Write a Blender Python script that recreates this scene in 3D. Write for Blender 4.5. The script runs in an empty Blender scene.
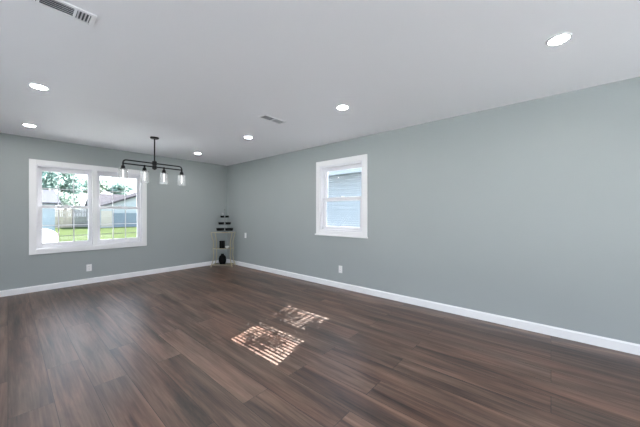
import bpy, bmesh, math, random
from mathutils import Vector, Matrix
rnd = random.Random(7)
S = bpy.context.scene
COL = S.collection

# ------------------------------------------------------------------ camera
YAW = math.radians(40.707)
F = Vector((math.cos(YAW), math.sin(YAW), 0))
R = Vector((math.sin(YAW), -math.cos(YAW), 0))
cd = bpy.data.cameras.new('camera')
cam = bpy.data.objects.new('camera', cd); COL.objects.link(cam)
cam.location = (0, 0, 1.24)
cam.rotation_euler = (math.pi / 2, 0, YAW - math.pi / 2)
cd.sensor_width = 36.0
cd.lens = 268.5 / 640 * 36.0
cd.clip_start = 0.02; cd.clip_end = 400
S.camera = cam

# ------------------------------------------------------------------ world, sun, exposure
SKY = 2.0
SUN = 24.0
LAMP = 118.0
S.view_settings.view_transform = 'Standard'
S.view_settings.look = 'None'
S.view_settings.gamma = 1.0
S.view_settings.use_curve_mapping = False
S.view_settings.exposure = 1.0
w = bpy.data.worlds.new('sky'); S.world = w; w.use_nodes = True
nt = w.node_tree; nt.nodes.clear()
wo = nt.nodes.new('ShaderNodeOutputWorld'); bg = nt.nodes.new('ShaderNodeBackground')
tc = nt.nodes.new('ShaderNodeTexCoord'); sep = nt.nodes.new('ShaderNodeSeparateXYZ')
rp = nt.nodes.new('ShaderNodeValToRGB')
rp.color_ramp.elements[0].position = 0.0; rp.color_ramp.elements[0].color = (0.93, 0.97, 1.0, 1)
rp.color_ramp.elements[1].position = 0.7; rp.color_ramp.elements[1].color = (0.62, 0.80, 1.0, 1)
nt.links.new(tc.outputs['Generated'], sep.inputs[0]); nt.links.new(sep.outputs['Z'], rp.inputs[0])
nt.links.new(rp.outputs[0], bg.inputs['Color']); bg.inputs['Strength'].default_value = SKY
nt.links.new(bg.outputs[0], wo.inputs[0])

sl = bpy.data.lights.new('sun', 'SUN'); sl.energy = SUN; sl.angle = math.radians(0.16); sl.color = (1.0, 0.97, 0.93)
so = bpy.data.objects.new('sun', sl); COL.objects.link(so)
so.rotation_euler = Vector((-1.165, -0.315, -1.0)).to_track_quat('-Z', 'Y').to_euler()
so.location = (20, 8, 20)

# sky portals at the openings: they only guide the sampling of the sky
def portal(loc, direction, sx, sy):
    l = bpy.data.lights.new('sky_portal', 'AREA'); l.shape = 'RECTANGLE'; l.size = sx; l.size_y = sy
    l.cycles.is_portal = True
    o = bpy.data.objects.new('sky_portal', l); COL.objects.link(o)
    o.location = loc; o.rotation_euler = Vector(direction).to_track_quat('-Z', 'Z').to_euler()
portal((1.02, 6.36, 1.345), (0, -1, 0), 1.5, 1.4)
portal((3.77, 2.662, 1.5), (-1, 0, 0), 0.9, 1.2)
portal((1.1, -3.36, 1.1), (0, 1, 0), 4.4, 2.2)
portal((-2.76, 1.0, 1.1), (1, 0, 0), 7.2, 2.2)

# ------------------------------------------------------------------ materials
def mat(name, color=(.8, .8, .8), rough=.5, metal=0.0, spec=None, noise=0.0, nscale=8.0, bump=0.0, bscale=60.0, coat=0.0):
    m = bpy.data.materials.new(name); m.use_nodes = True
    n = m.node_tree; b = n.nodes['Principled BSDF']
    b.inputs['Base Color'].default_value = (*color, 1); b.inputs['Roughness'].default_value = rough
    b.inputs['Metallic'].default_value = metal
    if spec is not None: b.inputs['Specular IOR Level'].default_value = spec
    if coat: b.inputs['Coat Weight'].default_value = coat
    c = n.nodes.new('ShaderNodeTexCoord')
    if noise:
        t = n.nodes.new('ShaderNodeTexNoise'); t.inputs['Scale'].default_value = nscale; t.inputs['Detail'].default_value = 4
        n.links.new(c.outputs['Object'], t.inputs['Vector'])
        r = n.nodes.new('ShaderNodeValToRGB')
        r.color_ramp.elements[0].position = .3; r.color_ramp.elements[1].position = .7
        r.color_ramp.elements[0].color = (*[x * (1 - noise) for x in color], 1)
        r.color_ramp.elements[1].color = (*[min(1, x * (1 + noise)) for x in color], 1)
        n.links.new(t.outputs['Fac'], r.inputs[0]); n.links.new(r.outputs[0], b.inputs['Base Color'])
    if bump:
        t = n.nodes.new('ShaderNodeTexNoise'); t.inputs['Scale'].default_value = bscale; t.inputs['Detail'].default_value = 3
        n.links.new(c.outputs['Object'], t.inputs['Vector'])
        bp = n.nodes.new('ShaderNodeBump'); bp.inputs['Strength'].default_value = bump; bp.inputs['Distance'].default_value = .002
        n.links.new(t.outputs['Fac'], bp.inputs['Height']); n.links.new(bp.outputs[0], b.inputs['Normal'])
    return m

def emit(name, color, strength):
    m = bpy.data.materials.new(name); m.use_nodes = True
    b = m.node_tree.nodes['Principled BSDF']
    b.inputs['Base Color'].default_value = (.9, .9, .9, 1)
    b.inputs['Emission Color'].default_value = (*color, 1); b.inputs['Emission Strength'].default_value = strength
    return m

def thin_glass(name, tint=(1, 1, 1), refl=1.0, milk=0.0):
    m = bpy.data.materials.new(name); m.use_nodes = True
    n = m.node_tree; n.nodes.clear()
    o = n.nodes.new('ShaderNodeOutputMaterial'); mx = n.nodes.new('ShaderNodeMixShader')
    tr = n.nodes.new('ShaderNodeBsdfTransparent'); gl = n.nodes.new('ShaderNodeBsdfGlossy')
    fr = n.nodes.new('ShaderNodeFresnel'); fr.inputs['IOR'].default_value = 1.3
    mu = n.nodes.new('ShaderNodeMath'); mu.operation = 'MULTIPLY'; mu.inputs[1].default_value = refl
    tr.inputs['Color'].default_value = (*tint, 1); gl.inputs['Roughness'].default_value = .02
    n.links.new(fr.outputs[0], mu.inputs[0]); n.links.new(mu.outputs[0], mx.inputs[0])
    n.links.new(tr.outputs[0], mx.inputs[1]); n.links.new(gl.outputs[0], mx.inputs[2]); 
    out = mx.outputs[0]
    if milk:
        m2 = n.nodes.new('ShaderNodeMixShader'); df = n.nodes.new('ShaderNodeBsdfDiffuse'); df.inputs['Color'].default_value = (.95, .96, .97, 1)
        m2.inputs[0].default_value = milk; n.links.new(out, m2.inputs[1]); n.links.new(df.outputs[0], m2.inputs[2]); out = m2.outputs[0]
    n.links.new(out, o.inputs[0])
    return m

def floor_material():
    m = bpy.data.materials.new('dark_plank_floor'); m.use_nodes = True
    n = m.node_tree; b = n.nodes['Principled BSDF']; L = n.links.new
    c = n.nodes.new('ShaderNodeTexCoord')
    sp = n.nodes.new('ShaderNodeSeparateXYZ'); L(c.outputs['Object'], sp.inputs[0])
    cb = n.nodes.new('ShaderNodeCombineXYZ'); L(sp.outputs['Y'], cb.inputs['X']); L(sp.outputs['X'], cb.inputs['Y'])
    br = n.nodes.new('ShaderNodeTexBrick')
    br.offset = .37; br.offset_frequency = 2; br.squash = 1.0
    br.inputs['Color1'].default_value = (0, 0, 0, 1); br.inputs['Color2'].default_value = (1, 1, 1, 1)
    br.inputs['Mortar'].default_value = (.5, .5, .5, 1)
    br.inputs['Scale'].default_value = 1; br.inputs['Mortar Size'].default_value = .0016
    br.inputs['Mortar Smooth'].default_value = .1; br.inputs['Bias'].default_value = 0
    br.inputs['Brick Width'].default_value = 1.52; br.inputs['Row Height'].default_value = .20
    L(cb.outputs[0], br.inputs['Vector'])
    sx = n.nodes.new('ShaderNodeSeparateColor'); L(br.outputs['Color'], sx.inputs[0])
    ml = n.nodes.new('ShaderNodeMath'); ml.operation = 'MULTIPLY'; ml.inputs[1].default_value = 37.0; L(sx.outputs[0], ml.inputs[0])
    # long grain streaks, different on every plank
    mp = n.nodes.new('ShaderNodeMapping'); mp.inputs['Scale'].default_value = (.55, 6.5, 1); L(cb.outputs[0], mp.inputs[0])
    g = n.nodes.new('ShaderNodeTexNoise'); g.noise_dimensions = '4D'; g.inputs['Scale'].default_value = 1.3
    g.inputs['Detail'].default_value = 7; g.inputs['Roughness'].default_value = .62; g.inputs['Distortion'].default_value = .9
    L(mp.outputs[0], g.inputs['Vector']); L(ml.outputs[0], g.inputs['W'])
    mp2 = n.nodes.new('ShaderNodeMapping'); mp2.inputs['Scale'].default_value = (3, 90, 1); L(cb.outputs[0], mp2.inputs[0])
    g2 = n.nodes.new('ShaderNodeTexNoise'); g2.noise_dimensions = '4D'; g2.inputs['Scale'].default_value = 1.0; g2.inputs['Detail'].default_value = 4
    L(mp2.outputs[0], g2.inputs['Vector']); L(ml.outputs[0], g2.inputs['W'])
    a1 = n.nodes.new('ShaderNodeMath'); a1.operation = 'MULTIPLY_ADD'; a1.inputs[1].default_value = .30
    L(g2.outputs['Fac'], a1.inputs[0]); L(g.outputs['Fac'], a1.inputs[2])
    a2 = n.nodes.new('ShaderNodeMath'); a2.operation = 'MULTIPLY_ADD'; a2.inputs[1].default_value = .07
    mp3 = n.nodes.new('ShaderNodeMapping'); mp3.inputs['Scale'].default_value = (1.3, 26, 1); L(cb.outputs[0], mp3.inputs[0])
    g3 = n.nodes.new('ShaderNodeTexNoise'); g3.noise_dimensions = '4D'; g3.inputs['Scale'].default_value = 1.0; g3.inputs['Detail'].default_value = 5
    g3.inputs['Distortion'].default_value = .7
    L(mp3.outputs[0], g3.inputs['Vector']); L(ml.outputs[0], g3.inputs['W'])
    a3 = n.nodes.new('ShaderNodeMath'); a3.operation = 'MULTIPLY_ADD'; a3.inputs[1].default_value = .42
    sh = n.nodes.new('ShaderNodeMath'); sh.operation = 'SUBTRACT'; sh.inputs[1].default_value = .5; L(g3.outputs['Fac'], sh.inputs[0])
    L(sh.outputs[0], a3.inputs[0]); L(a1.outputs[0], a3.inputs[2])
    L(sx.outputs[0], a2.inputs[0]); L(a3.outputs[0], a2.inputs[2])
    r = n.nodes.new('ShaderNodeValToRGB'); cr = r.color_ramp
    cr.elements[0].position = .45; cr.elements[0].color = (.0165, .0118, .0103, 1)
    cr.elements[1].position = .92; cr.elements[1].color = (.26, .172, .133, 1)
    e = cr.elements.new(.63); e.color = (.098, .057, .043, 1)
    L(a2.outputs[0], r.inputs[0])
    mx = n.nodes.new('ShaderNodeMix'); mx.data_type = 'RGBA'
    # slow drift between reddish and greyer brown along the boards
    mp4 = n.nodes.new('ShaderNodeMapping'); mp4.inputs['Scale'].default_value = (.55, 2.2, 1); L(cb.outputs[0], mp4.inputs[0])
    g4 = n.nodes.new('ShaderNodeTexNoise'); g4.noise_dimensions = '4D'; g4.inputs['Scale'].default_value = 1.6; g4.inputs['Detail'].default_value = 3
    L(mp4.outputs[0], g4.inputs['Vector']); L(ml.outputs[0], g4.inputs['W'])
    r4 = n.nodes.new('ShaderNodeValToRGB'); r4.color_ramp.elements[0].position = .38; r4.color_ramp.elements[1].position = .64
    r4.color_ramp.elements[0].color = (.88, .91, .90, 1); r4.color_ramp.elements[1].color = (1.10, .97, .91, 1)
    L(g4.outputs['Fac'], r4.inputs[0])
    hm = n.nodes.new('ShaderNodeMix'); hm.data_type = 'RGBA'; hm.blend_type = 'MULTIPLY'; hm.inputs['Factor'].default_value = 1.0
    L(r.outputs[0], hm.inputs['A']); L(r4.outputs[0], hm.inputs['B'])
    L(br.outputs['Fac'], mx.inputs['Factor']); L(hm.outputs['Result'], mx.inputs['A']); mx.inputs['B'].default_value = (.012, .009, .008, 1)
    L(mx.outputs['Result'], b.inputs['Base Color'])
    rr = n.nodes.new('ShaderNodeMapRange'); rr.inputs['To Min'].default_value = .30; rr.inputs['To Max'].default_value = .46
    L(g.outputs['Fac'], rr.inputs['Value']); L(rr.outputs[0], b.inputs['Roughness'])
    b.inputs['Specular IOR Level'].default_value = .62
    bp = n.nodes.new('ShaderNodeBump'); bp.inputs['Strength'].default_value = .25; bp.inputs['Distance'].default_value = .0015
    sb = n.nodes.new('ShaderNodeMath'); sb.operation = 'SUBTRACT'; L(a1.outputs[0], sb.inputs[0]); L(br.outputs['Fac'], sb.inputs[1])
    L(sb.outputs[0], bp.inputs['Height']); L(bp.outputs[0], b.inputs['Normal'])
    return m

M = {}
M['wall'] = mat('grey_green_wall_paint', (.355, .388, .392), .62, noise=.012, nscale=2, bump=.08, bscale=220)
M['white_wall'] = mat('pale_wall_paint', (.72, .73, .73), .6, bump=.08, bscale=220)  # for the unseen walls, made pale to reflect more daylight
M['ceiling'] = mat('ceiling_paint', (.83, .835, .865), .7, bump=.1, bscale=160)
M['floor'] = floor_material()
M['trim'] = mat('white_trim_paint', (.86, .86, .88), .32)
M['vinyl'] = mat('white_vinyl', (.82, .82, .86), .35)
M['vent'] = mat('white_vent_enamel', (.80, .81, .83), .4)
M['vent_dark'] = mat('duct_shade', (.10, .115, .13), .7)  # dark colour standing in for the shade inside the duct
M['plate'] = mat('white_plastic', (.86, .86, .86), .35)
M['slot'] = mat('dark_slot', (.05, .05, .05), .6)
M['black_metal'] = mat('black_metal', (.012, .012, .014), .35, metal=.6)
M['black'] = mat('black_ceramic', (.004, .0045, .005), .5, spec=.1)
M['gold'] = mat('gold_metal', (.56, .49, .34), .4, metal=.9)
M['white_cer'] = mat('white_ceramic', (.8, .8, .78), .3)
M['grey_metal'] = mat('grey_metal', (.35, .36, .36), .4, metal=.5)
M['glass'] = thin_glass('window_glass', (.97, .985, 1.0), .8)
M['shade'] = thin_glass('clear_shade_glass', (.985, .99, .995), .35, .20)
M['shelf_glass'] = thin_glass('shelf_glass', (.86, .92, .90), 1.2)
M['lens'] = emit('lit_lens', (1.0, .97, .93), LAMP)
M['bulb'] = emit('lit_bulb', (1.0, .95, .88), 0.7)
M['blind'] = mat('white_blind', (.45, .48, .52), .5)
M['lawn'] = mat('lawn_grass', (.044, .058, .022), .95, spec=.03, noise=.25, nscale=.7)
M['concrete'] = mat('pale_concrete', (.72, .71, .69), .85, noise=.06, nscale=3)
M['siding'] = mat('pale_blue_siding', (.275, .305, .34), .7)
M['white_siding'] = mat('white_siding', (.36, .39, .41), .6)
M['blue_siding'] = mat('blue_grey_siding', (.26, .31, .36), .6)
M['tan'] = mat('tan_siding', (.42, .375, .315), .7, noise=.06, nscale=2)
M['roof'] = mat('pale_shingle', (.064, .058, .064), .95, spec=.05, noise=.12, nscale=3)
M['roof_light'] = mat('pale_grey_shingle', (.075, .075, .085), .95, spec=.05, noise=.08, nscale=3)
M['garage'] = mat('grey_blue_door', (.16, .20, .235), .5)
M['fence_tan'] = mat('tan_fence_boards', (.42, .355, .285), .8, noise=.12, nscale=3)
M['fence_grey'] = mat('weathered_fence_boards', (.235, .225, .22), .85, noise=.12, nscale=3)
M['bark'] = mat('bark', (.16, .12, .09), .9, noise=.3, nscale=6)
M['leaf_teal'] = mat('blue_green_leaves', (.20, .30, .26), .8, noise=.3, nscale=1.2)
M['leaf_pale'] = mat('pale_green_leaves', (.25, .33, .26), .8, noise=.3, nscale=1.2)
M['car'] = mat('white_car_paint', (.85, .85, .85), .25, coat=.6)
M['car_glass'] = mat('dark_car_glass', (.03, .04, .05), .1)
M['tyre'] = mat('tyre_rubber', (.02, .02, .02), .8)
M['lamp_red'] = mat('red_lamp', (.45, .03, .03), .3)

# ------------------------------------------------------------------ helpers
class MB:
    def __init__(s): s.bm = bmesh.new()
    def box(s, x0, x1, y0, y1, z0, z1, bev=0.0, mtx=None):
        r = bmesh.ops.create_cube(s.bm, size=1.0)
        vs = r['verts']
        for v in vs:
            v.co = Vector(((x0 + x1) / 2 + v.co.x * (x1 - x0), (y0 + y1) / 2 + v.co.y * (y1 - y0), (z0 + z1) / 2 + v.co.z * (z1 - z0)))
        if mtx is not None:
            for v in vs: v.co = mtx @ v.co
        if bev:
            es = list({e for v in vs for e in v.link_edges})
            bmesh.ops.bevel(s.bm, geom=es, offset=bev, segments=2, affect='EDGES', profile=.5)
        return s
    def prism(s, pts, axis, a, b):
        """extrude a closed 2D outline along an axis from a to b"""
        def P(u, v, t):
            return {'x': (t, u, v), 'y': (u, t, v), 'z': (u, v, t)}[axis]
        A = [s.bm.verts.new(P(u, v, a)) for u, v in pts]; B = [s.bm.verts.new(P(u, v, b)) for u, v in pts]
        s.bm.faces.new(A); s.bm.faces.new(B[::-1])
        for i in range(len(pts)):
            j = (i + 1) % len(pts); s.bm.faces.new((A[i], B[i], B[j], A[j]))
        return s
    def tube(s, pts, r, n=10, closed=False):
        pts = [Vector(p) for p in pts]; rings = []
        N = len(pts); up = None
        for i, p in enumerate(pts):
            if closed: d = pts[(i + 1) % N] - pts[i - 1]
            else: d = pts[min(i + 1, N - 1)] - pts[max(i - 1, 0)]
            d.normalize()
            if up is None:
                up = Vector((0, 0, 1)) if abs(d.z) < .9 else Vector((1, 0, 0))
            a = d.cross(up).normalized(); b2 = a.cross(d).normalized(); up = b2
            rad = r[i] if isinstance(r, (list, tuple)) else r
            rings.append([s.bm.verts.new(p + (a * math.cos(t) + b2 * math.sin(t)) * rad) for t in [2 * math.pi * k / n for k in range(n)]])
        m = N if closed else N - 1
        for i in range(m):
            A, B = rings[i], rings[(i + 1) % N]
            for k in range(n): s.bm.faces.new((A[k], A[(k + 1) % n], B[(k + 1) % n], B[k]))
        if not closed:
            s.bm.faces.new(rings[0][::-1]); s.bm.faces.new(rings[-1])
        return s
    def lathe(s, prof, cx=0, cy=0, cz=0, n=28, sx=1, sy=1):
        rings = []
        for r, z in prof:
            if r < 1e-6: rings.append([s.bm.verts.new((cx, cy, cz + z))])
            else: rings.append([s.bm.verts.new((cx + sx * r * math.cos(2 * math.pi * k / n), cy + sy * r * math.sin(2 * math.pi * k / n), cz + z)) for k in range(n)])
        for A, B in zip(rings, rings[1:]):
            if len(A) == 1 and len(B) == 1: continue
            for k in range(n):
                k2 = (k + 1) % n
                if len(A) == 1: s.bm.faces.new((A[0], B[k2], B[k]))
                elif len(B) == 1: s.bm.faces.new((A[k], A[k2], B[0]))
                else: s.bm.faces.new((A[k], A[k2], B[k2], B[k]))
        return s
    def build(s, name, m, parent=None, smooth=False, local=None):
        bmesh.ops.recalc_face_normals(s.bm, faces=s.bm.faces[:])
        me = bpy.data.meshes.new(name)
        if smooth:
            for f in s.bm.faces: f.smooth = True
            for e in s.bm.edges:
                if len(e.link_faces) == 2 and e.calc_face_angle(0) > .7: e.smooth = False
        s.bm.to_mesh(me); s.bm.free()
        me.materials.append(m)
        o = bpy.data.objects.new(name, me); COL.objects.link(o)
        if parent is not None: o.parent = parent
        return o

def struct(o): o['kind'] = 'structure'; return o
def tag(o, label, cat, group=None):
    o['label'] = label; o['category'] = cat
    if group: o['group'] = group
    return o
def empty(name, loc=(0, 0, 0), rz=0.0):
    o = bpy.data.objects.new(name, None); COL.objects.link(o); o.location = loc; o.rotation_euler = (0, 0, rz); o.empty_display_size = .1
    return o
def dup(root, loc, rz=0.0):
    r = root.copy(); COL.objects.link(r); r.location = loc; r.rotation_euler = (0, 0, rz)
    for ch in list(root.children):
        c = ch.copy(); COL.objects.link(c); c.parent = r
        for g in list(ch.children):
            d = g.copy(); COL.objects.link(d); d.parent = c
    return r

# ------------------------------------------------------------------ room shell
XR, YB, XL, YF, H, T = 3.61, 6.20, -2.60, -3.20, 2.44, .16
struct(MB().box(XL, XR, YF, YB, -.12, 0).build('floor', M['floor']))
struct(MB().box(XL - T, XR + T, YF - T, YB + T, H, H + .16).build('ceiling', M['ceiling']))
G = -.40   # ground outside
# wall with rectangular openings, built from piers, sills and heads
def wall(name, m, axis, c0, c1, a0, a1, holes):
    mb = MB()
    def bx(u0, u1, z0, z1):
        if axis == 'y': mb.box(u0, u1, c0, c1, z0, z1)
        else: mb.box(c0, c1, u0, u1, z0, z1)
    u = a0
    for (h0, h1, z0, z1) in holes:
        bx(u, h0, G, H)
        bx(h0, h1, G, z0); bx(h0, h1, z1, H)
        u = h1
    bx(u, a1, G, H)
    return struct(mb.build(name, m))
wall('wall_back', M['wall'], 'y', YB, YB + T, XL - T, XR + T, [(.28, 1.762, .655, 2.032)])
wall('wall_right', M['wall'], 'x', XR, XR + T, YF - T, YB, [(2.22, 3.104, .937, 2.075)])
wall('wall_front', M['white_wall'], 'y', YF - T, YF, XL - T, XR + T, [(-1.1, 3.3, 0.0, 2.2)])
wall('wall_left', M['white_wall'], 'x', XL - T, XL, YF, YB, [(-2.6, 4.6, 0.0, 2.2)])

BB, BT = .093, .014
def base_prof(sgn):
    return [(0, 0), (sgn * BT, 0), (sgn * BT, BB - .014), (sgn * BT * .55, BB - .004), (sgn * BT * .45, BB), (0, BB)]
def baseboard(name, axis, wallc, sgn, runs):
    mb = MB()
    for a, b in runs:
        pts = [(wallc + u, v) for u, v in base_prof(sgn)]
        mb.prism(pts, axis, a, b)
    return struct(mb.build(name, M['trim']))
baseboard('baseboard_back', 'x', YB, -1, [(XL, XR)])
baseboard('baseboard_right', 'y', XR, -1, [(YF, YB)])
baseboard('baseboard_front', 'x', YF, 1, [(XL, -1.19), (3.39, XR)])
baseboard('baseboard_left', 'y', XL, 1, [(YF, -2.69), (4.69, YB)])

# ------------------------------------------------------------------ windows
# local frame: u along the wall, z up, d = depth into the wall (0 = wall face, positive outward)
def frame_boxes(mb, put, u0, u1, z0, z1, wl, wr, wb, wt, d0, d1, bev=.003):
    put(mb, u0, u0 + wl, z0, z1, d0, d1, bev); put(mb, u1 - wr, u1, z0, z1, d0, d1, bev)
    put(mb, u0 + wl, u1 - wr, z0, z0 + wb, d0, d1, bev); put(mb, u0 + wl, u1 - wr, z1 - wt, z1, d0, d1, bev)
def put_back(mb, u0, u1, z0, z1, d0, d1, bev=.003): mb.box(u0, u1, YB + d0, YB + d1, z0, z1, bev)
def put_right(mb, u0, u1, z0, z1, d0, d1, bev=.003): mb.box(XR + d0, XR + d1, u0, u1, z0, z1, bev)

def sash(root, put, name, u0, u1, z0, z1, d0, st, rb, rt, grid):
    """one sash: a frame with its pane and, if it has one, its grille"""
    mb = MB(); frame_boxes(mb, put, u0, u1, z0, z1, st, st, rb, rt, d0, d0 + .034)
    s = mb.build(name, M['vinyl'], root)
    mb = MB(); put(mb, u0 + st - .004, u1 - st + .004, z0 + rb - .004, z1 - rt + .004, d0 + .014, d0 + .019, 0)
    mb.build('glass_pane', M['glass'], s)
    if grid:
        nc, nr = grid; a, b, c, d = u0 + st, u1 - st, z0 + rb, z1 - rt; mb = MB()
        for i in range(1, nc):
            x = a + (b - a) * i / nc; put(mb, x - .006, x + .006, c, d, d0 + .006, d0 + .013, 0)
        for i in range(1, nr):
            z = c + (d - c) * i / nr; put(mb, a, b, z - .006, z + .006, d0 + .005, d0 + .012, 0)
        mb.build('grille', M['vinyl'], s)
    return s

def sash_lock(s, put, u, z, d):
    mb = MB(); put(mb, u - .03, u + .03, z, z + .012, d, d + .022, .003); put(mb, u - .008, u + .022, z + .012, z + .02, d - .006, d + .012, .002)
    mb.build('sash_lock', M['vinyl'], s)

w1 = empty('window_1', (0, 0, 0)); struct(w1)
mb = MB()
CW = .08
put_back(mb, .214, .294, .59, 2.097, -.018, 0); put_back(mb, 1.748, 1.828, .59, 2.097, -.018, 0)
put_back(mb, .294, 1.748, 2.017, 2.097, -.018, 0); put_back(mb, .294, 1.748, .59, .67, -.018, 0)
put_back(mb, .986, 1.048, .67, 2.017, -.014, .11)
mb.build('casing', M['trim'], w1)
mb = MB(); frame_boxes(mb, put_back, .281, 1.761, .656, 2.031, .03, .03, .03, .03, .001, .15); mb.build('window_frame', M['vinyl'], w1)
for (a, b) in ((.311, .985), (1.049, 1.731)):
    st = .052
    sash(w1, put_back, 'upper_sash', a, b, 1.325, 2.0, .082, st, .05, .07, (3, 2))
    lo = sash(w1, put_back, 'lower_sash', a, b, .687, 1.372, .042, st, .076, .046, (3, 2))
    sash_lock(lo, put_back, (a + b) / 2, 1.372, .045)

w2 = empty('window_2', (0, 0, 0)); struct(w2)
mb = MB()
put_right(mb, 2.14, 2.225, .857, 2.155, -.018, 0); put_right(mb, 3.099, 3.184, .857, 2.155, -.018, 0)
put_right(mb, 2.225, 3.099, 2.07, 2.155, -.018, 0); put_right(mb, 2.225, 3.099, .857, .942, -.018, 0)
put_right(mb, 2.122, 3.202, .857, .882, -.036, -.018, .004)
mb.build('casing', M['trim'], w2)
mb = MB(); frame_boxes(mb, put_right, 2.221, 3.103, .938, 2.074, .03, .03, .03, .03, .001, .15); mb.build('window_frame', M['vinyl'], w2)
sash(w2, put_right, 'upper_sash', 2.251, 3.073, 1.452, 2.044, .092, .058, .06, .064, None)
lo = sash(w2, put_right, 'lower_sash', 2.251, 3.073, .968, 1.516, .055, .058, .05, .064, None)
sash_lock(lo, put_right, 2.662, 1.516, .058)
# slatted blind hanging in the outer track, slats open
mb = MB()
z = .985
while z < 2.02:
    put_right(mb, 2.262, 3.062, z - .0007, z + .0007, .126, .148, 0); z += .036
put_right(mb, 2.262, 3.062, 2.022, 2.044, .13, .149, 0)
for yy in (2.40, 2.92): put_right(mb, yy - .001, yy + .001, .985, 2.03, .1385, .1395, 0)
mb.build('blind', M['blind'], w2)

# unseen glazed doors added behind and left of the camera to bring in daylight
def added_slider(name, put_, u0, u1):
    d = empty(name); struct(d)
    mb = MB(); frame_boxes(mb, put_, u0, u1, 0, 2.199, .05, .05, .03, .05, .0, .12); mb.build('door_frame', M['vinyl'], d)
    mid = (u0 + u1) / 2
    for a, b, dd in ((u0 + .05, mid + .03, .02), (mid - .03, u1 - .05, .065)):
        mb = MB(); frame_boxes(mb, put_, a, b, .031, 2.148, .06, .06, .08, .06, dd, dd + .035); p = mb.build('door_panel', M['vinyl'], d)
        mb = MB(); put_(mb, a + .05, b - .05, .1, 2.09, dd + .014, dd + .02, 0); mb.build('glass_pane', M['glass'], p)
    mb = MB()
    put_(mb, u0 - .085, u0, 0, 2.285, -.016, 0); put_(mb, u1, u1 + .085, 0, 2.285, -.016, 0); put_(mb, u0, u1, 2.2, 2.285, -.016, 0)
    mb.build('casing', M['trim'], d)
added_slider('added_door_1', lambda mb, a, b, z0, z1, d0, d1, bev=.003: mb.box(a, b, YF - d1, YF - d0, z0, z1, bev), -1.099, 3.299)
added_slider('added_door_2', lambda mb, a, b, z0, z1, d0, d1, bev=.003: mb.box(XL - d1, XL - d0, a, b, z0, z1, bev), -2.599, 4.599)

# ------------------------------------------------------------------ ceiling lights
dl = empty('downlight', (0, 0, H))
MB().lathe([(.054, -.002), (.054, -.008), (.058, -.010), (.063, -.008), (.068, -.003), (.069, 0), (.054, 0), (.054, -.002)], n=48).build('trim_ring', M['vent'], dl, True)
MB().lathe([(.0, -.009), (.034, -.0088), (.050, -.008), (.0537, -.007), (.0537, -.001), (0, -.001)], n=48).build('lens', M['lens'], dl, True)
LIGHTS = [
    ((2.47, -.04), 'lit round ceiling downlight nearest the camera, high over the bare end of the right wall'),
    ((2.46, 1.78), 'lit round ceiling downlight in front of the small white window, nearer than the small vent'),
    ((2.46, 3.60), 'lit round ceiling downlight just beyond the small two-part ceiling vent'),
    ((2.46, 5.32), 'farthest lit ceiling downlight, between the black chandelier and the room corner'),
    ((.19, 3.66), 'large-looking lit downlight over the left ceiling, between the near vent and the double window'),
    ((.19, 5.36), 'lit ceiling downlight close to the back wall, above the double window'),
    ((.19, 1.78), 'lit round ceiling downlight almost overhead of the camera'),
    ((.19, -.04), 'lit round ceiling downlight just behind the camera'),
    ((2.46, -1.86), 'lit round ceiling downlight near the added glass doors behind the camera'),
    ((.19, -1.86), 'lit round ceiling downlight in the back half of the room behind the camera'),
]
for i, ((x, y), lab) in enumerate(LIGHTS):
    o = dl if i == 0 else dup(dl, (x, y, H))
    o.location = (x, y, H)
    tag(o, lab, 'ceiling light', 'round downlights in the ceiling')

# ------------------------------------------------------------------ ceiling vents
def vent(name, cx, cy, sx, sy, sections, label):
    v = empty(name, (cx, cy, H))
    mb = MB(); b = .022; hx, hy = sx / 2, sy / 2
    z0, z1 = -.008, 0
    mb.box(-hx, -hx + b, -hy, hy, z0, z1, .002); mb.box(hx - b, hx, -hy, hy, z0, z1, .002)
    mb.box(-hx + b, hx - b, -hy, -hy + b, z0, z1, .002); mb.box(-hx + b, hx - b, hy - b, hy, z0, z1, .002)
    for a in sections[:-1]: mb.box(a[1], a[1] + .012, -hy + b, hy - b, z0, z1)
    mb.build('face_frame', M['vent'], v)
    MB().box(-hx + b, hx - b, -hy + b, hy - b, -.0015, -.0005).build('duct_shade_sheet', M['vent_dark'], v)  # flat dark sheet in place of a shaded duct hole
    for a0, a1, kind, ang in sections:
        mb = MB()
        if kind == 'long':
            n = max(3, round((sy - 2 * b) / .019))
            for k in range(n):
                y = -hy + b + (k + .5) * (sy - 2 * b) / n
                mb.box(a0, a1, -.0065, .0065, -.0006, .0006, 0, Matrix.Translation((0, y, -.0065)) @ Matrix.Rotation(ang, 4, 'X'))
        else:
            n = max(3, round((a1 - a0) / .016))
            for k in range(n):
                x = a0 + (k + .5) * (a1 - a0) / n
                mb.box(-.0055, .0055, -hy + b, hy - b, -.0006, .0006, 0, Matrix.Translation((x, 0, -.0055)) @ Matrix.Rotation(ang, 4, 'Y'))
        mb.build('louvre', M['vent'], v)
    tag(v, label, 'vent', 'white ceiling vents')
R_ = math.radians
vent('ceiling_vent', .185, 2.155, .335, .14,
     [(-.1455, -.082, 'short', R_(40)), (-.070, .070, 'long', R_(31)), (.082, .1455, 'short', R_(-40))],
     'white ceiling vent cut by the top edge of the photo, dark slats between slotted ends')
vent('ceiling_vent', 2.20, 2.69, .36, .15,
     [(-.158, -.006, 'short', R_(-27)), (.006, .158, 'short', R_(-44))],
     'small white ceiling vent with one dark half, between two downlights above the right wall')

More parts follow.
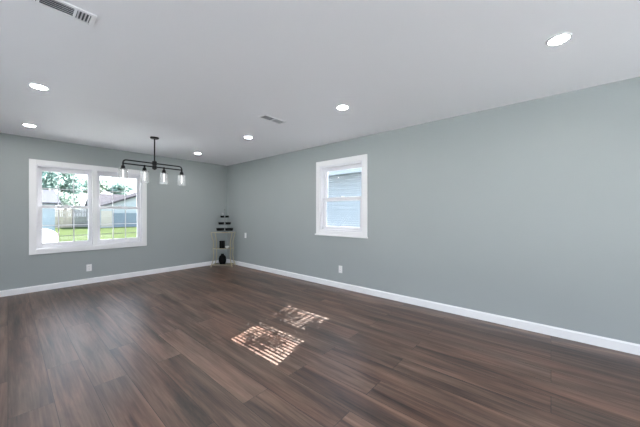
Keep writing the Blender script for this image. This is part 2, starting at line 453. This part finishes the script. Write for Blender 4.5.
# ------------------------------------------------------------------ chandelier
ch = empty('linear_chandelier', (1.51, 4.746, H))
tag(ch, 'black pipe-style chandelier hanging from the ceiling with four clear glass shades', 'chandelier')
BK = M['black_metal']
MB().lathe([(0, 0), (.062, 0), (.062, -.012), (.054, -.022), (.018, -.026), (0, -.026)], n=32).build('canopy', BK, ch, True)
MB().tube([(0, 0, -.024), (0, 0, -.38)], .009, 14).build('rod', BK, ch, True)
mb = MB()
mb.lathe([(0, -.365), (.014, -.365), (.020, -.375), (.033, -.380), (.033, -.435), (.026, -.440), (.026, -.445), (.033, -.450), (.033, -.495), (.018, -.505), (.010, -.512), (0, -.512)], n=24)
mb.build('hub', BK, ch, True)
ZU, ZL, E = -.410, -.465, .411
def arc(sg):
    r = .042; pts = [(sg * (E - r) , 0, ZU)]
    for k in range(1, 9):
        t = k / 8 * math.pi / 2; pts.append((sg * (E - r + r * math.sin(t)), 0, ZU - r + r * math.cos(t)))
    return pts
up = list(reversed(arc(-1))) + arc(1)
MB().tube([(-E, 0, ZL - .02)] + up + [(E, 0, ZL - .02)], .010, 12).build('upper_rail', BK, ch, True)
MB().tube([(-E, 0, ZL), (E, 0, ZL)], .010, 12).build('lower_rail', BK, ch, True)
LX = (-E, -.137, .137, E)
for i, x in enumerate(LX):
    mb = MB()
    mb.lathe([(0, ZL + .012), (.013, ZL + .012), (.013, ZL - .026), (.018, ZL - .030), (.026, ZL - .040), (.028, ZL - .066), (.033, ZL - .072), (.033, ZL - .090), (0, ZL - .090)], cx=x, n=24)
    so_ = mb.build('socket', BK, ch, True)
    mb = MB()
    mb.lathe([(.033, ZL - .078), (.053, ZL - .078), (.057, ZL - .082), (.057, ZL - .262), (.0545, ZL - .262), (.0545, ZL - .084), (.052, ZL - .081), (.033, ZL - .081)], cx=x, n=36)
    mb.build('glass_shade', M['shade'], so_, True)
    mb = MB()
    mb.lathe([(.008, ZL - .092), (.009, ZL - .108), (.0105, ZL - .125), (.0105, ZL - .215), (.007, ZL - .226), (0, ZL - .231)], cx=x, n=18)
    mb.build('bulb', M['bulb'], so_, True)

# ------------------------------------------------------------------ wall plates
def outlet(loc, rz, label, duplex=True):
    o = empty('wall_outlet', loc, rz)
    # local: x along the wall, -y into the room
    MB().box(-.037, .037, -.006, 0, -.06, .06, .003).build('cover_plate', M['plate'], o)
    if duplex:
        for z in (-.022, .022):
            rcp = MB().box(-.016, .016, -.0085, -.005, z - .0145, z + .0145, .002).build('receptacle', M['plate'], o)
            mb = MB(); mb.box(-.0075, -.0055, -.0088, -.0083, z - .003, z + .007); mb.box(.0055, .0075, -.0088, -.0083, z - .003, z + .007)
            mb.lathe([(0, 0), (.0025, 0), (.0025, .0005), (0, .0005)], n=8)
            mb.bm.verts.ensure_lookup_table()
            for v in mb.bm.verts[-18:]: v.co = Vector((v.co.x, -.0088 + v.co.z, z - .008 + v.co.y))
            mb.build('slots', M['slot'], rcp)
    else:
        MB().box(-.017, .017, -.0085, -.005, -.033, .033, .002).build('rocker', M['plate'], o)
    return tag(o, label, 'outlet')
outlet((.936, YB, .280), 0, 'white wall outlet low under the double window on the back wall')
outlet((XR, 2.655, .312), -math.pi / 2, 'white wall outlet low under the small window on the right wall')
outlet((XR, 5.392, .73), -math.pi / 2, 'small white wall plate on the right wall beside the gold corner stand', False)

# ------------------------------------------------------------------ corner stand and what stands on it
SX, SY = 3.296, 5.828
RZ = math.atan2(R.y, R.x)           # local x runs along the stand's width, local y towards the corner
def loc(u, v, z): p = Vector((SX, SY, 0)) + R * u + F * v; return (p.x, p.y, z)
st = empty('shelf_stand', (SX, SY, 0), RZ)
tag(st, 'gold three-tier shelf stand with curved legs set across the room corner', 'shelf stand')
HW = .245
for sx_ in (-1, 1):
    for sy_ in (-1, 1):
        ks = [(0.0, .245, .115), (.05, .235, .11), (.14, .205, .1), (.26, .19, .095), (.36, .196, .098), (.42, .205, .10), (.50, .193, .097), (.60, .197, .099), (.70, .222, .107), (.80, .245, .115)]
        MB().tube([(sx_ * a, sy_ * b, z) for z, a, b in ks], .0095, 8).build('leg', M['gold'], st, True)
for z, a, b in ((.80, .25, .12), (.425, .21, .105), (.055, .235, .11)):
    mb = MB(); c = .0055
    mb.box(-a, a, -b, -b + .014, z - c, z + c, .002); mb.box(-a, a, b - .014, b, z - c, z + c, .002)
    mb.box(-a, -a + .014, -b + .014, b - .014, z - c, z + c, .002); mb.box(a - .014, a, -b + .014, b - .014, z - c, z + c, .002)
    s_ = mb.build('shelf', M['gold'], st)
    MB().box(-a + .013, a - .013, -b + .013, b - .013, z - .003, z + .005).build('glass_panel', M['shelf_glass'], s_)
TOP, MID, BOT = .8056, .4306, .0606

tr = empty('tiered_tray', loc(.033, 0, TOP), RZ)
tag(tr, 'black three-tier serving tray with a slim pole, on top of the gold stand', 'tray')
MB().lathe([(0, 0), (.075, 0), (.075, .008), (.02, .014), (.006, .02), (0, .02)], n=28).build('base', M['black_metal'], tr, True)
MB().tube([(0, 0, .012), (0, 0, .535)], .0055, 10).build('pole', M['grey_metal'], tr, True)
MB().lathe([(0, .505), (.012, .512), (.017, .526), (.012, .541), (0, .548)], n=18).build('finial', M['grey_metal'], tr, True)
for z, off, hw, dp, ht in ((.030, .103, .092, .075, .062), (.176, .081, .064, .06, .054), (.338, .056, .042, .05, .046)):
    for sg in (-1, 1):
        mb = MB()
        mb.lathe([(0, .0), (.82, .0), (.95, ht * .25), (1.0, ht), (.93, ht), (.88, ht * .35), (.78, .008), (0, .008)], n=28, sx=hw, sy=dp)
        for v in mb.bm.verts: v.co.x += sg * off; v.co.z += z
        b_ = mb.build('dish', M['black'], tr, True)
    MB().tube([(-off, 0, z + .003), (off, 0, z + .003)], .004, 8).build('bracket', M['black_metal'], tr)

orn = MB().lathe([(0, 0), (.022, 0), (.024, .01), (.012, .03), (.014, .04), (.027, .06), (.030, .078), (.022, .098), (0, .106)], n=20).build('figurine', mat('pale_grey_ceramic', (.55, .57, .57), .4), None, True)
orn.location = loc(.033 - .056, 0, TOP + .3465)
tag(orn, 'small pale ornament on the top left dish of the black tiered tray', 'ornament')

for i, (u, lab) in enumerate(((-.047, 'black box on the middle shelf of the gold stand, left of its twin'), (.012, 'black box on the middle shelf of the gold stand, next to the white bowl'))):
    cn = empty('storage_box', loc(u, -.02, MID), RZ)
    MB().box(-.026, .026, -.035, .035, 0, .150, .004).build('body', M['black'], cn)
    MB().box(-.0275, .0275, -.0365, .0365, .150, .172, .004).build('lid', M['black'], cn)
    tag(cn, lab, 'box', 'black boxes on the middle shelf')
bw = MB().lathe([(0, 0), (.022, 0), (.024, .006), (.040, .024), (.046, .046), (.042, .046), (.036, .026), (.018, .010), (0, .008)], n=28).build('bowl', M['white_cer'], None, True)
bw.location = loc(.096, -.02, MID)
tag(bw, 'small white bowl on the middle shelf of the gold stand', 'bowl')
vs = MB().lathe([(0, 0), (.058, 0), (.066, .008), (.080, .05), (.084, .095), (.081, .14), (.068, .18), (.045, .203), (.034, .210), (.034, .225), (.038, .232), (.032, .238), (0, .236)], n=36).build('vase', M['black'], None, True)
vs.location = loc(-.016, -.01, BOT)
tag(vs, 'rounded black vase on the bottom shelf of the gold stand', 'vase')

# ------------------------------------------------------------------ outside
struct(MB().box(-150, 150, -150, 200, G - .2, G).build('ground', M['lawn']))
struct(MB().box(-12, 12, -14, YF - T - .02, G, G + .03).build('bounce_patio', M['concrete']))  # unseen slab added to bounce sunlight in through the doors
struct(MB().box(-16, XL - T - .02, YF - T - .02, 7, G, G + .03).build('bounce_side_patio', M['concrete']))  # second unseen slab, added as a reflector outside the left doors
struct(MB().box(1.6, 40, 26.8, 27.3, G, G + .02).build('kerb_strip', mat('grey_kerb', (.030, .033, .030), .95, spec=.03, noise=.05)))
struct(MB().box(-6, 1.5, 7.4, 26.5, G, G + .02).build('driveway', M['concrete']))

# neighbour's house seen through the small window
nb = empty('neighbour_house', (8.3, 5, G))
mb = MB()
mb.box(0, 7, -9, 9, 0, 3.2)
mb.build('wall', M['siding'], nb)
mb = MB(); k = 0
while k * .15 < 3.05:
    z0 = k * .15
    mb.prism([(0, z0), (-.022, z0), (-.006, z0 + .15), (0, z0 + .15)], 'y', -9, 9); k += 1
mb.build('lap_siding', M['siding'], nb)
mb = MB(); mb.prism([(-.45, 3.10), (-.45, 3.26), (3.5, 4.6), (7.45, 3.26), (7.45, 3.10)], 'y', -9.4, 9.4); mb.build('roof', M['roof'], nb)
mb = MB(); mb.box(-.475, -.445, -9.4, 9.4, 3.06, 3.28); mb.box(-.45, -.01, -9.4, 9.4, 3.07, 3.10); mb.build('fascia', M['siding'], nb)
tag(nb, 'neighbouring house with pale blue lap siding seen through the small window', 'house')

# gabled house with a garage across the lawn, right pane of the double window
gh = empty('garage_house', (0, 39, G))
mb = MB(); g0, g1, gt, gz = 6.9, 18.1, 2.35, 4.55; gm = (g0 + g1) / 2
mb.prism([(g0, 0), (g1, 0), (g1, gt), (gm, gz), (g0, gt)], 'y', 0, 9); mb.build('gable_wall', M['white_siding'], gh)
mb = MB()
mb.prism([(g0 - .4, gt - .14), (gm, gz + .02), (g1 + .4, gt - .14), (g1 + .4, gt + .06), (gm, gz + .22), (g0 - .4, gt + .06)], 'y', -.35, 9); mb.build('gable_roof', M['roof'], gh)
mb = MB(); mb.prism([(5.5, 2.25), (5.5, 2.4), (9.5, 4.45), (13.5, 2.4), (13.5, 2.25)], 'x', 7.3, 24)
mb.build('main_roof', M['roof'], gh)
mb = MB(); mb.box(7.7, 23.6, 6, 13, 0, 2.3); mb.build('main_wall', M['tan'], gh)
mb = MB(); mb.box(8.05, 12.9, -.05, -.005, .03, 1.70)
mb.build('garage_door', M['garage'], gh)
mb = MB()
for k in range(1, 4): mb.box(8.1, 12.85, -.065, -.05, .03 + k * .42 - .02, .03 + k * .42)
mb.build('panel_rails', M['garage'], gh.children[-1])
MB().box(6.95, 7.95, -.04, -.005, .12, 1.95).build('entry_panel', M['tan'], gh)
tag(gh, 'low gabled house with a grey-blue garage door across the lawn', 'house')

# long low house at the left pane
lh = empty('low_house', (0, 30, G))
mb = MB(); mb.box(-10, 2.45, 0, 8, 0, 2.45); mb.build('wall', M['blue_siding'], lh)
mb = MB(); mb.prism([(-.5, 2.38), (-.5, 2.5), (4, 3.75), (8.5, 2.5), (8.5, 2.38)], 'x', -10.4, 2.75); mb.build('roof', M['roof_light'], lh)
tag(lh, 'low blue-grey house with a pale roof at the left edge of the double window view', 'house')

def fence(name, x0, x1, y, h, m, label):
    f = empty(name, (x0, y, G))
    mb = MB(); x = 0; L = x1 - x0
    while x < L - .01:
        dz = rnd.uniform(-.02, .02); mb.prism([(x + .006, .04), (min(L, x + .14) - .006, .04), (min(L, x + .14) - .006, h + dz - .04), (x + .07, h + dz), (x + .006, h + dz - .04)], 'y', 0, .02); x += .14
    mb.build('boards', m, f)
    for z in (.4, h - .45): MB().box(0, L, .021, .06, z, z + .09).build('rail', m, f)
    n = max(1, round(L / 2.2))
    for k in range(n + 1):
        xx = L * k / n; MB().box(xx - .045, xx + .045, .06, .15, 0, h + .02).build('post', m, f)
    tag(f, label, 'fence')
fence('wooden_fence', 2.9, 4.82, 42, 2.15, M['fence_tan'], 'tan wooden privacy fence beyond the lawn in the left pane')
fence('wooden_fence', 4.9, 6.7, 42, 2.15, M['fence_grey'], 'weathered grey wooden fence beside the tan one, beyond the lawn')

def tree(x, y, crown, n, leaf, m, label, th, seed, k=1.0):
    r = random.Random(seed)
    t = empty('leafy_tree', (x, y, G))
    pts = [(0, 0, 0), (.05, .02, th * .4), (-.05, .05, th * .75), (.03, 0, th)]
    mb = MB(); mb.tube(pts, [.22 * k, .17 * k, .12 * k, .06 * k], 9)
    for cx, cy, cz, rx, rz in crown:
        mb.tube([(0, 0, th * .55), (cx * .5, cy * .5, (th * .55 + cz) / 2 + .1), (cx, cy, cz)], [.09 * k, .06 * k, .02 * k], 6)
    mb.build('trunk', M['bark'], t, True)
    bm = bmesh.new()
    for i in range(n):
        cx, cy, cz, rx, rz = crown[i % len(crown)]
        d = Vector((r.gauss(0, 1), r.gauss(0, 1), r.gauss(0, 1))).normalized() * (r.random() ** .45)
        c = Vector((cx + d.x * rx, cy + d.y * rx, cz + d.z * rz))
        a = Vector((r.gauss(0, 1), r.gauss(0, 1), r.gauss(0, 1))).normalized(); b = a.orthogonal().normalized(); s = leaf * r.uniform(.6, 1.3)
        v = [bm.verts.new(c + a * s), bm.verts.new(c + b * s * .5), bm.verts.new(c - a * s), bm.verts.new(c - b * s * .5)]
        bm.faces.new(v)
    me = bpy.data.meshes.new('foliage'); bm.to_mesh(me); bm.free(); me.materials.append(m)
    o = bpy.data.objects.new('foliage', me); COL.objects.link(o); o.parent = t
    tag(t, label, 'tree', 'trees outside')
def clump(n, R0, zc, rz, seed):
    r = random.Random(seed); return [(r.uniform(-R0, R0) * .7, r.uniform(-R0, R0) * .7, zc + r.uniform(-rz, rz) * .6, R0 * r.uniform(.4, .6), rz * r.uniform(.35, .55)) for _ in range(n)]
tree(3.6, 52, clump(11, 3.6, 7.2, 3.2, 1), 13000, .26, M['leaf_teal'], 'tall tree behind the low house, filling the upper left pane', 6, 11)
tree(4.6, 45.2, clump(7, 1.6, 3.4, 1.7, 2), 1800, .17, M['leaf_pale'], 'thin loose tree standing behind the wooden fences', 4, 12)
tree(9.4, 58, clump(7, 1.9, 5.9, 1.6, 3), 2200, .28, M['leaf_pale'], 'bushy tree behind the garage house roof, leftmost in the right pane', 4.5, 13)
tree(13.6, 61, clump(7, 2.0, 5.8, 1.5, 4), 2200, .28, M['leaf_teal'], 'bushy tree behind the middle of the garage house roof', 4.5, 14)
tree(17.2, 59, clump(7, 2.0, 5.9, 1.6, 5), 2200, .28, M['leaf_pale'], 'bushy tree behind the garage house, rightmost in the right pane', 4.5, 15)
# unseen tree added near the small window to break up sun on the floor
tree(6.6, 3.15, [(.0, .52, 4.3, .25, .27), (.0, .68, 4.22, .27, .26), (.0, -.10, 4.3, .25, .25), (.0, -.1, 4.2, .24, .25), (.0, .50, 4.36, .24, .22), (.0, .45, 4.15, .2, .26), (.0, .03, 4.2, .16, .3), (.0, .25, 4.70, .24, .10), (.0, .34, 4.62, .24, .08)], 1150, .045, M['leaf_pale'], 'small slender tree added out of view beside the small window to break up the sun', 3.9, 21, .3)

# white car on the driveway, its rounded end just inside the left pane
car = empty('car', (-.95, 14.9, G + .02))
tag(car, 'white parked car whose rounded end shows in the lower left pane of the double window', 'car')
side = [(-2.2, .35), (2.1, .35), (2.2, .55), (2.17, .85), (2.05, .99), (1.75, 1.03), (1.2, 1.06), (.75, 1.42), (-.9, 1.46), (-1.6, 1.1), (-2.1, 1.0), (-2.25, .7)]
mb = MB(); mb.prism(side, 'y', -.85, .85)
bmesh.ops.bevel(mb.bm, geom=mb.bm.edges[:], offset=.07, segments=3, affect='EDGES', profile=.5)
body = mb.build('body', M['car'], car, True)
for s_ in (-1, 1):
    MB().prism([(.98, 1.08), (.68, 1.36), (-.85, 1.39), (-1.35, 1.1)], 'y', s_ * .845, s_ * .856).build('side_window', M['car_glass'], car)
for xx in (-1.4, 1.35):
    for yy in (-.86, .66):
        wl = MB(); wl.lathe([(0, 0), (.18, 0), (.2, .02), (.33, .02), (.33, .18), (.2, .18), (0, .18)], n=28)
        for v in wl.bm.verts: v.co = Vector((v.co.x + xx, yy + v.co.z, v.co.y + .33))
        wl.build('wheel', M['tyre'], car, True)
for yy in (-.62, .62): MB().box(2.15, 2.215, yy - .13, yy + .13, .72, .86, .02).build('lamp', M['lamp_red'], car)
